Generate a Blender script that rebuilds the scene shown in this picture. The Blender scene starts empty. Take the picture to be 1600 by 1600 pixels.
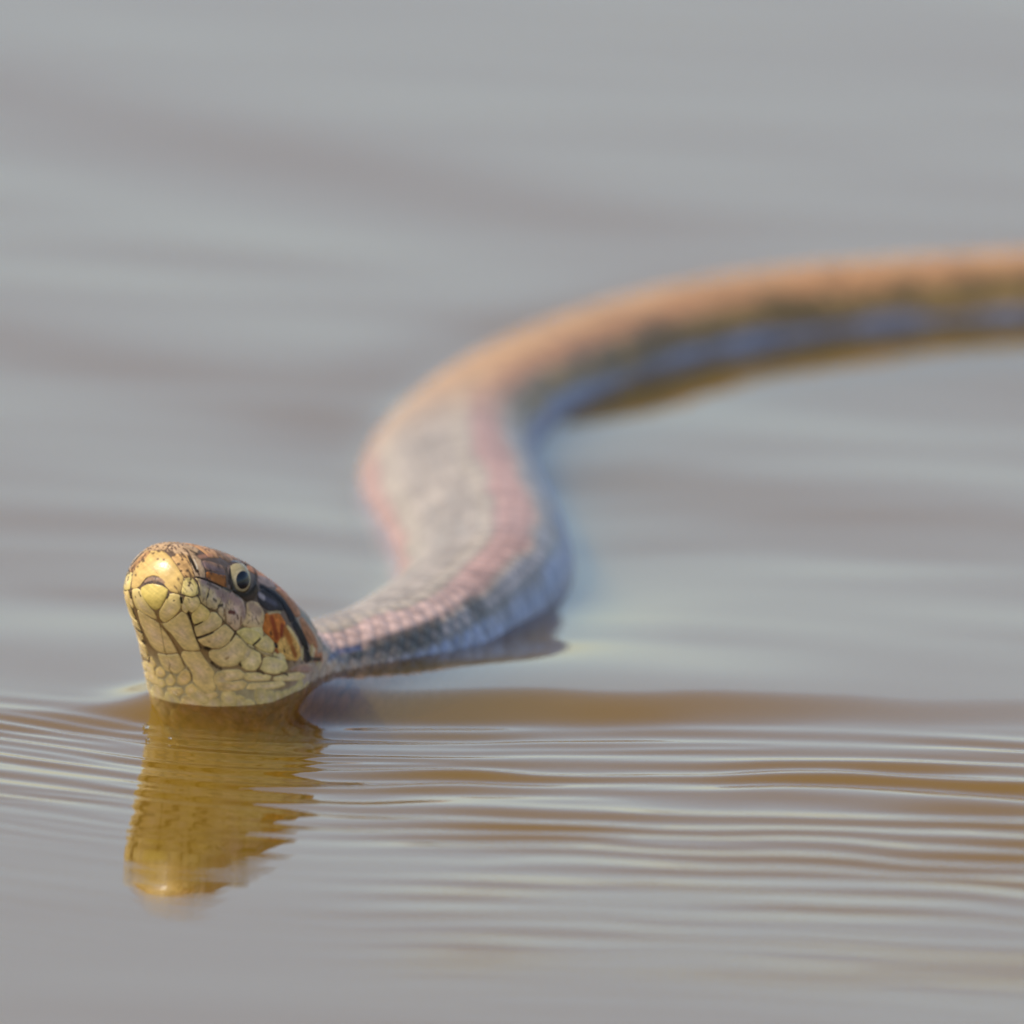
import bpy, math
import numpy as np
from mathutils import Vector
from mathutils.bvhtree import BVHTree

R = math.radians
MM = 0.001
sc = bpy.context.scene

# ---------------------------------------------------------------- camera
ELEV = R(10.0)                       # long lens, looking down ten degrees on the pond
cam_data = bpy.data.cameras.new('camera')
cam = bpy.data.objects.new('camera', cam_data)
sc.collection.objects.link(cam)
cam_data.sensor_width = 36.0
cam_data.lens = 1406.25
cam_data.clip_start = 0.1
cam_data.clip_end = 500.0
target = Vector((38.4 * MM, 4.306 * MM, 24.42 * MM))
look = Vector((0.0, math.cos(ELEV), -math.sin(ELEV)))
cam.location = target - look * 5.0
cam.rotation_euler = (math.pi / 2 - ELEV, 0.0, 0.0)
cam_data.dof.use_dof = True
cam_data.dof.focus_distance = 4.968
cam_data.dof.aperture_fstop = 21.0
sc.camera = cam

# ---------------------------------------------------------------- sky and sun
SUN_EL, SUN_AZ = R(54.0), R(-70.0)   # azimuth: 0 is from behind the camera, negative is from its left
to_sun = Vector((math.cos(SUN_EL) * math.sin(SUN_AZ), -math.cos(SUN_EL) * math.cos(SUN_AZ), math.sin(SUN_EL)))
world = bpy.data.worlds.new('World')
sc.world = world
world.use_nodes = True
wn = world.node_tree.nodes
sky = wn.new('ShaderNodeTexSky')
sky.sky_type = 'NISHITA'
sky.sun_disc = False
sky.sun_elevation = SUN_EL
sky.sun_rotation = math.atan2(to_sun.x, to_sun.y)
sky.air_density = 1.0
sky.dust_density = 1.35
sky.ozone_density = 1.0
world.node_tree.links.new(sky.outputs['Color'], wn['Background'].inputs['Color'])
wn['Background'].inputs['Strength'].default_value = 0.135
sun_data = bpy.data.lights.new('sun', 'SUN')
sun_data.energy = 2.6
sun_data.angle = R(0.53)
sun_data.color = (1.0, 0.95, 0.87)
sun = bpy.data.objects.new('sun', sun_data)
sun.rotation_euler = to_sun.to_track_quat('Z', 'Y').to_euler()
sc.collection.objects.link(sun)
sc.view_settings.view_transform = 'Standard'
sc.view_settings.look = 'None'
sc.view_settings.gamma = 1.0
sc.view_settings.use_curve_mapping = False
sc.view_settings.exposure = 0.6
sc.cycles.use_denoising = True
sc.cycles.max_bounces = 7
sc.cycles.volume_bounces = 2
sc.cycles.transparent_max_bounces = 12
sc.cycles.caustics_reflective = True
sc.cycles.blur_glossy = 0.6
sc.cycles.sample_clamp_indirect = 6.0

# ---------------------------------------------------------------- numeric helpers
def unit(v):
    v = np.asarray(v, float)
    return v / np.linalg.norm(v, axis=-1, keepdims=True)

def pchip(x, y, xi):
    """smooth, non-overshooting curve through a table"""
    x = np.asarray(x, float); y = np.asarray(y, float); xi = np.clip(xi, x[0], x[-1])
    h = np.diff(x); d = np.diff(y) / h
    m = np.zeros_like(y); m[0] = d[0]; m[-1] = d[-1]
    for k in range(1, len(x) - 1):
        if d[k - 1] * d[k] > 0:
            w1 = 2 * h[k] + h[k - 1]; w2 = h[k] + 2 * h[k - 1]
            m[k] = (w1 + w2) / (w1 / d[k - 1] + w2 / d[k])
    i = np.clip(np.searchsorted(x, xi, side='right') - 1, 0, len(h) - 1)
    t = (xi - x[i]) / h[i]
    return ((1 + 2 * t) * (1 - t) ** 2 * y[i] + t * (1 - t) ** 2 * h[i] * m[i]
            + t * t * (3 - 2 * t) * y[i + 1] + t * t * (t - 1) * h[i] * m[i + 1])

def sstep(a, b, x):
    t = np.clip((x - a) / (b - a), 0, 1)
    return t * t * (3 - 2 * t)

def vnoise(x, y, seed):
    """smooth value noise in -1..1"""
    g = np.random.RandomState(seed).rand(256, 256) * 2 - 1
    xi = np.floor(x).astype(int); yi = np.floor(y).astype(int)
    fx = x - xi; fy = y - yi
    fx = fx ** 3 * (fx * (fx * 6 - 15) + 10); fy = fy ** 3 * (fy * (fy * 6 - 15) + 10)
    a = g[xi & 255, yi & 255]; b = g[(xi + 1) & 255, yi & 255]
    c = g[xi & 255, (yi + 1) & 255]; d = g[(xi + 1) & 255, (yi + 1) & 255]
    return (a * (1 - fx) + b * fx) * (1 - fy) + (c * (1 - fx) + d * fx) * fy

# ---------------------------------------------------------------- the snake's pose (millimetres)
YAW, PITCH = R(28.0), R(25.0)
SNOUT = np.array([-6.2, -16.4, 18.7])
FWD = np.array([-math.sin(YAW) * math.cos(PITCH), -math.cos(YAW) * math.cos(PITCH), math.sin(PITCH)])
LEFT = np.array([math.cos(YAW), -math.sin(YAW), 0.0])
UP = np.cross(FWD, LEFT)

def head_to_world(p):
    """head coordinates: x = distance back from the snout tip, y = the snake's left, z = up from the mouth line"""
    p = np.asarray(p, float)
    return SNOUT - p[..., :1] * FWD + p[..., 1:2] * LEFT + p[..., 2:3] * UP

# spine behind the head: x, y, z of the body's middle
SPINE = [(10.3, 14.2, 2.0), (15.2, 22.0, 1.0), (21.5, 33.5, 0.3), (27.4, 52.0, -0.5), (33.2, 80.0, -1.3), (34.0, 114.0, -1.9),
         (31.0, 150.0, -1.9), (30.2, 189.0, -1.8), (36.4, 226.0, -1.5), (48.2, 257.0, -1.2), (62.0, 278.0, -0.8), (80.5, 293.0, -0.6), (106.0, 303.0, -0.6),
         (131.0, 312.0, -0.6), (156.0, 323.0, -1.0), (180.0, 340.0, -2.0), (202.0, 364.0, -3.0), (220.0, 394.0, -4.0), (236.0, 428.0, -5.0),
         (256.0, 458.0, -6.0), (284.0, 482.0, -7.0), (316.0, 496.0, -9.0)]

def make_spine():
    head = [head_to_world([t, 0, 0]) for t in (0, 3, 6, 9, 12, 15, 18, 21, 24)]
    pts = np.array(head + [np.array(p) for p in SPINE])
    s = np.concatenate([[0], np.cumsum(np.linalg.norm(np.diff(pts, axis=0), axis=1))])
    # natural cubic spline through the points
    n = len(s); h = np.diff(s)
    A = np.zeros((n, n)); B = np.zeros((n, 3)); A[0, 0] = A[-1, -1] = 1
    for i in range(1, n - 1):
        A[i, i - 1] = h[i - 1]; A[i, i] = 2 * (h[i - 1] + h[i]); A[i, i + 1] = h[i]
        B[i] = 6 * ((pts[i + 1] - pts[i]) / h[i] - (pts[i] - pts[i - 1]) / h[i - 1])
    M = np.linalg.solve(A, B)
    def ev(q):
        q = np.asarray(q, float)
        i = np.clip(np.searchsorted(s, q, side='right') - 1, 0, n - 2)
        a = (s[i + 1] - q)[:, None]; b = (q - s[i])[:, None]; hh = h[i][:, None]
        return (M[i] * a ** 3 + M[i + 1] * b ** 3) / (6 * hh) + (pts[i] / hh - M[i] * hh / 6) * a + (pts[i + 1] / hh - M[i + 1] * hh / 6) * b
    return ev, s[-1]

spine_at, SPINE_LEN = make_spine()

# section table: distance along the spine, half width, height above and below the middle, offset, roundness above and below
TT = np.array([0, .12, .45, 1.0, 2.0, 3.5, 6.0, 9.0, 13., 17., 21., 25., 29., 33., 40., 55., 80., 120, 190, 250, 420, 560, 660])
WW = np.array([0, 1.7, 3.2, 4.3, 5.2, 5.8, 6.4, 7.1, 8.2, 9.3, 10., 10.0, 9.2, 8.4, 8.0, 8.8, 10.4, 12.0, 12.4, 10.8, 10., 7.0, 3.0])
ZT = np.array([0, 1.7, 3.2, 4.4, 5.6, 6.4, 7.1, 7.7, 8.0, 7.7, 7.2, 6.7, 6.3, 6.0, 6.2, 6.8, 7.8, 8.5, 8.6, 7.6, 7.2, 5.5, 2.5])
ZB = np.array([0, .9, 1.7, 2.3, 3.0, 3.8, 5.1, 6.7, 8.9, 11.3, 13.6, 15., 14.6, 12.6, 9.6, 8.2, 8.4, 8.8, 9.0, 8.2, 7.8, 6.0, 2.5])
ZC = np.array([.5, .5, .45, .4, .3, .2, .1, .0, .0, .0, .0, .0, .0, .0, .0, .0, .0, .0, .0, .0, .0, .0, .0])
NU = np.array([2., 2., 2.1, 2.2, 2.4, 2.6, 2.8, 2.8, 2.7, 2.6, 2.5, 2.4, 2.2, 2.1, 2.0, 2.1, 2.2, 2.2, 2.2, 2.1, 2.1, 2., 2.])
NL = np.array([2., 2., 2.0, 2.0, 2.1, 2.1, 2.2, 2.2, 2.3, 2.5, 2.7, 2.7, 2.5, 2.2, 2.0, 2.0, 2.1, 2.2, 2.2, 2.1, 2.1, 2., 2.])
ROLL_S = [0, 28, 60, 100, 150, 230, 300, 420, 660]
ROLL_A = [0, 0, -8, -20, -31, -18, -5, -4, 0]      # degrees; negative tips the back towards the snake's right

def tube(ts, phis):
    """points of the skin, shape (len(ts), len(phis), 3); phi = 0 is the middle of the back, positive to the snake's left"""
    c = spine_at(ts)
    e = 0.05
    tan = unit(spine_at(np.minimum(ts + e, SPINE_LEN)) - spine_at(np.maximum(ts - e, 0)))
    fwd = -tan
    left = unit(np.cross(np.array([0, 0, 1.0]), fwd))
    up = np.cross(fwd, left)
    roll = np.radians(pchip(ROLL_S, ROLL_A, ts))
    cr, sr = np.cos(roll)[:, None], np.sin(roll)[:, None]
    left, up = left * cr - up * sr, up * cr + left * sr
    w, zt, zb, zc, nu, nl = [pchip(TT, a, ts)[:, None] for a in (WW, ZT, ZB, ZC, NU, NL)]
    s, k = np.sin(phis)[None, :], np.cos(phis)[None, :]
    n = np.where(k > 0, nu, nl)
    y = w * np.sign(s) * np.abs(s) ** (2 / n)
    z = np.where(k > 0, zt, zb) * np.sign(k) * np.abs(k) ** (2 / n) + zc
    return c[:, None, :] + y[..., None] * left[:, None, :] + z[..., None] * up[:, None, :], left, up
# ---------------------------------------------------------------- materials
def new_mat(name):
    m = bpy.data.materials.new(name); m.use_nodes = True
    nt = m.node_tree
    return m, nt, nt.nodes, nt.links

def skin_material(name, rough, noise_scale, bump):
    m, nt, N, L = new_mat(name)
    b = N['Principled BSDF']
    col = N.new('ShaderNodeAttribute'); col.attribute_name = 'pigment'
    co = N.new('ShaderNodeTexCoord')
    nz = N.new('ShaderNodeTexNoise'); nz.inputs['Scale'].default_value = noise_scale; nz.inputs['Detail'].default_value = 5
    ramp = N.new('ShaderNodeMapRange'); ramp.inputs['From Min'].default_value = .3; ramp.inputs['From Max'].default_value = .7
    ramp.inputs['To Min'].default_value = .80; ramp.inputs['To Max'].default_value = 1.12
    mul = N.new('ShaderNodeMix'); mul.data_type = 'RGBA'; mul.blend_type = 'MULTIPLY'; mul.inputs[0].default_value = 1.0
    L.new(co.outputs['Object'], nz.inputs['Vector'])
    L.new(nz.outputs['Fac'], ramp.inputs['Value'])
    L.new(col.outputs['Color'], mul.inputs[6]); L.new(ramp.outputs['Result'], mul.inputs[7])
    L.new(mul.outputs[2], b.inputs['Base Color'])
    nz2 = N.new('ShaderNodeTexNoise'); nz2.inputs['Scale'].default_value = noise_scale * 2.2; nz2.inputs['Detail'].default_value = 3
    L.new(co.outputs['Object'], nz2.inputs['Vector'])
    bp = N.new('ShaderNodeBump'); bp.inputs['Strength'].default_value = bump; bp.inputs['Distance'].default_value = 0.0002
    L.new(nz2.outputs['Fac'], bp.inputs['Height']); L.new(bp.outputs['Normal'], b.inputs['Normal'])
    b.inputs['Roughness'].default_value = rough
    b.inputs['IOR'].default_value = 1.42
    b.inputs['Specular IOR Level'].default_value = 0.28
    return m

MAT_BODY = skin_material('snake_skin', 0.36, 900, 0.25)
MAT_DULL = skin_material('dull_head_scale_skin', 0.5, 700, 0.18)
MAT_DULL.node_tree.nodes['Principled BSDF'].inputs['Specular IOR Level'].default_value = 0.12
MAT_SCALE = skin_material('head_scale_skin', 0.27, 700, 0.18)

def plain(name, color, rough, ior=1.45):
    m, nt, N, L = new_mat(name)
    b = N['Principled BSDF']
    co = N.new('ShaderNodeTexCoord'); nz = N.new('ShaderNodeTexNoise'); nz.inputs['Scale'].default_value = 1500
    L.new(co.outputs['Object'], nz.inputs['Vector'])
    rp = N.new('ShaderNodeMix'); rp.data_type = 'RGBA'
    rp.inputs[6].default_value = (*[c * .8 for c in color], 1); rp.inputs[7].default_value = (*color, 1)
    L.new(nz.outputs['Fac'], rp.inputs[0]); L.new(rp.outputs[2], b.inputs['Base Color'])
    b.inputs['Roughness'].default_value = rough; b.inputs['IOR'].default_value = ior
    return m

def water_material():
    m, nt, N, L = new_mat('pond_water')
    N.remove(N['Principled BSDF'])
    out = N['Material Output']
    fr = N.new('ShaderNodeFresnel'); fr.inputs['IOR'].default_value = 1.333
    tr = N.new('ShaderNodeBsdfTransparent'); tr.inputs['Color'].default_value = (1, 1, 1, 1)
    gl = N.new('ShaderNodeBsdfGlossy'); gl.inputs['Roughness'].default_value = 0.015; gl.inputs['Color'].default_value = (1, 1, 1, 1)
    mx = N.new('ShaderNodeMixShader')
    L.new(fr.outputs['Fac'], mx.inputs['Fac']); L.new(tr.outputs['BSDF'], mx.inputs[1]); L.new(gl.outputs['BSDF'], mx.inputs[2])
    L.new(mx.outputs['Shader'], out.inputs['Surface'])
    vs = N.new('ShaderNodeVolumeScatter'); vs.inputs['Color'].default_value = (1.0, 0.74, 0.08, 1); vs.inputs['Density'].default_value = 20
    va = N.new('ShaderNodeVolumeAbsorption'); va.inputs['Color'].default_value = (0.74, 0.55, 0.0, 1); va.inputs['Density'].default_value = 66
    ad = N.new('ShaderNodeAddShader')
    L.new(vs.outputs['Volume'], ad.inputs[0]); L.new(va.outputs['Volume'], ad.inputs[1]); L.new(ad.outputs['Shader'], out.inputs['Volume'])
    return m

MAT_WATER = water_material()

def mesh_from_arrays(name, verts, quads, tris=None, smooth=True):
    """verts in metres (n,3); quads (m,4); tris (k,3)"""
    me = bpy.data.meshes.new(name)
    quads = np.asarray(quads, np.int32).reshape(-1, 4)
    tris = np.zeros((0, 3), np.int32) if tris is None else np.asarray(tris, np.int32).reshape(-1, 3)
    me.vertices.add(len(verts)); me.vertices.foreach_set('co', np.asarray(verts, np.float32).ravel())
    loops = np.concatenate([quads.ravel(), tris.ravel()])
    me.loops.add(len(loops)); me.loops.foreach_set('vertex_index', loops)
    me.polygons.add(len(quads) + len(tris))
    start = np.concatenate([np.arange(len(quads)) * 4, len(quads) * 4 + np.arange(len(tris)) * 3]).astype(np.int32)
    me.polygons.foreach_set('loop_start', start)
    me.update(calc_edges=True); me.validate()
    me.polygons.foreach_set('use_smooth', np.full(len(me.polygons), smooth))
    return me

def set_pigment(me, rgb):
    at = me.attributes.new('pigment', 'FLOAT_COLOR', 'POINT')
    c = np.ones((len(rgb), 4), np.float32); c[:, :3] = rgb
    at.data.foreach_set('color', c.ravel())

def link(name, me, mat, parent=None):
    o = bpy.data.objects.new(name, me); sc.collection.objects.link(o)
    if me is not None and mat is not None:
        me.materials.append(mat)
    o.parent = parent
    return o
# ---------------------------------------------------------------- the pond
def waterline_points():
    ts = np.concatenate([np.arange(6, 60, .6), np.arange(60, 420, 2.0)])
    ph = np.linspace(-math.pi, math.pi, 181)
    P, _, _ = tube(ts, ph)
    P = P.reshape(-1, 3)
    return P[np.abs(P[:, 2]) < 0.35][:, :2]

def pond_height(X, Y, contact):
    # crest lines: they run steeply towards the viewer left of the head and almost across the view right of it
    knots = [-2000, -60, -10, 4, 30, 70, 110, 300, 2000]
    slope = [-0.2, -0.50, -0.66, -0.36, -0.05, -0.16, -0.28, -0.2, 0.0]
    xs = np.linspace(-2000, 2000, 40001)
    g = np.concatenate([[0], np.cumsum(pchip(knots, slope, xs)[:-1] * 0.1)])
    g -= np.interp(0, xs, g)
    q = Y - np.interp(X, xs, g)
    near = np.exp(-((X - 30) / 260.0) ** 2)
    # short ripples spreading in front of the head: two crossing trains and a finer one
    ph = 1.7 * vnoise(X / 40, Y / 24, 3) + 1.3 * vnoise(X / 15, Y / 15, 4) * sstep(-10, 40, X)
    lam = 10.4
    env = sstep(0, -13, q) * (0.09 + 0.25 * sstep(-230, -130, q) + 0.66 * sstep(-125, -50, q)) * sstep(-420, -260, q)
    env = env * np.clip(0.75 + 0.75 * vnoise(X / 26, Y / 15, 5), .15, 1.5)
    right = sstep(5, 40, X)
    calm = 1 - (1 - right) * (.22 + .58 * sstep(-62, -98, q))
    env = env * calm
    h = (0.125 + 0.165 * right) * env * np.sin(2 * math.pi * q / lam + ph) * near
    q2 = q + 0.20 * (X - 20) * right + 3.0 * vnoise(X / 32, Y / 20, 17)
    h += 0.13 * env * right * np.sin(2 * math.pi * q2 / (lam * 1.32) + 1.1 * ph) * near
    env3 = sstep(-8, -22, q) * (0.16 + 0.84 * sstep(-250, -60, q)) * sstep(-420, -300, q) * np.clip(.6 + .9 * vnoise(X / 20 + 3, Y / 9, 6), .1, 1.4)
    env3 = env3 * (1 - .72 * (1 - right) * sstep(-62, -98, q))
    h += (0.074 - .028 * right) * env3 * np.sin(2 * math.pi * q / 5.6 + 1.3 + 1.2 * ph + 1.6 * vnoise(X / 22, Y / 10, 16)) * near
    # the bow wave: a low ridge that curves round the head with its face to the viewer
    r = Y - 1.5 + 0.0016 * (X - 12) ** 2 * (X < 12) - 0.012 * np.maximum(X - 55, 0) - 3.0 * vnoise(X / 38, Y * 0 + 3.3, 8) - 1.5 * vnoise(X / 13, Y / 30, 18)
    ridge = np.where(r < 0, sstep(-17, 0, r), 1 - sstep(0, 110, r))
    high = 0.95 + 1.2 * np.exp(-((X - 26) / 40) ** 2) + 0.45 * vnoise(X / 50, Y / 60, 9)
    h += high * ridge * (0.45 + 0.55 * sstep(-60, 0, X)) * near
    # long, low swell behind, slanting across the view
    far = sstep(10, 60, Y)
    h += far * (0.52 * vnoise(X / 190 + 5, Y / 66 + 1.25 * X / 66, 11) + 0.09 * vnoise(X / 60, Y / 17 + .3 * X / 17, 12))
    h += 0.8 * vnoise(X / 240 + 9, Y / 120 + 1.4 * X / 120, 14)
    # uneven water pushed aside along the body
    h += 0.16 * sstep(25, 60, X) * sstep(20, 50, Y) * (1 - sstep(150, 260, Y)) * vnoise(X / 45 + 2, Y / 20 - .1 * X / 20, 19)
    # calm front water: very faint
    h += 0.05 * vnoise(X / 60 + 2, Y / 22 + .2 * X / 22, 15)
    # water creeping up the wet skin
    if contact is not None:
        m = (X > -40) & (X < 190) & (Y > -45) & (Y < 345)
        idx = np.nonzero(m.ravel())[0]
        xf, yf = X.ravel()[idx].astype(np.float32), Y.ravel()[idx].astype(np.float32)
        cx, cy = contact[:, 0].astype(np.float32), contact[:, 1].astype(np.float32)
        d = np.empty(len(idx), np.float32)
        for k in range(0, len(idx), 20000):
            d[k:k + 20000] = np.sqrt(((xf[k:k + 20000, None] - cx) ** 2 + (yf[k:k + 20000, None] - cy) ** 2).min(1))
        add = 0.55 * np.exp(-d / 1.6) + 1.8 * np.exp(-(d / 6.5) ** 2) * np.exp(-((yf + 2) / 20) ** 2) * np.exp(-((xf - 8) / 22) ** 2)
        add -= 0.95 * np.exp(-(d / 13.0) ** 2) * sstep(18, 45, yf)          # trough beside the body, shaped so the water mirrors more of its blue side
        hf = h.ravel(); hf[idx] += add; h = hf.reshape(h.shape)
    fade = np.exp(-np.maximum(0, np.hypot(X - 40, Y - 120) - 900) / 900)
    return h * fade

def grow(a, b, step, far, k=1.17):
    mid = np.arange(a, b + step * .5, step)
    out = [step]
    while sum(out) < far:
        out.append(out[-1] * k)
    out = np.cumsum(out)
    return np.concatenate([(a - out)[::-1], mid, mid[-1] + out])

def make_pond():
    gx = grow(-62, 150, 0.75, 60000); gy = grow(-380, 640, 0.85, 60000)
    X, Y = np.meshgrid(gx, gy, indexing='ij')
    contact = waterline_points()
    if len(contact) > 900:
        contact = contact[:: len(contact) // 900 + 1]
    Z = pond_height(X, Y, contact)
    nx, ny = X.shape
    top = np.stack([X, Y, Z], -1).reshape(-1, 3)
    i = np.arange(nx * ny).reshape(nx, ny)
    quads = np.stack([i[:-1, :-1], i[1:, :-1], i[1:, 1:], i[:-1, 1:]], -1).reshape(-1, 4)
    # closed body of water: skirt and bed
    rim = np.concatenate([i[:, 0], i[-1, 1:], i[-2::-1, -1], i[0, -2:0:-1]])
    low = top[rim].copy(); low[:, 2] = -400.0
    n0 = len(top); nb = len(rim); j = np.arange(nb); jn = (j + 1) % nb
    skirt = np.stack([rim[jn], rim[j], n0 + j, n0 + jn], -1)
    ctr = n0 + nb
    verts = np.concatenate([top, low, [[0, 0, -400.0]]])
    tris = np.stack([np.full(nb, ctr), n0 + jn, n0 + j], -1)
    me = mesh_from_arrays('water', verts * MM, np.concatenate([quads, skirt]), tris)
    o = link('water', me, MAT_WATER)
    o['kind'] = 'structure'
    return o

make_pond()
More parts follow.
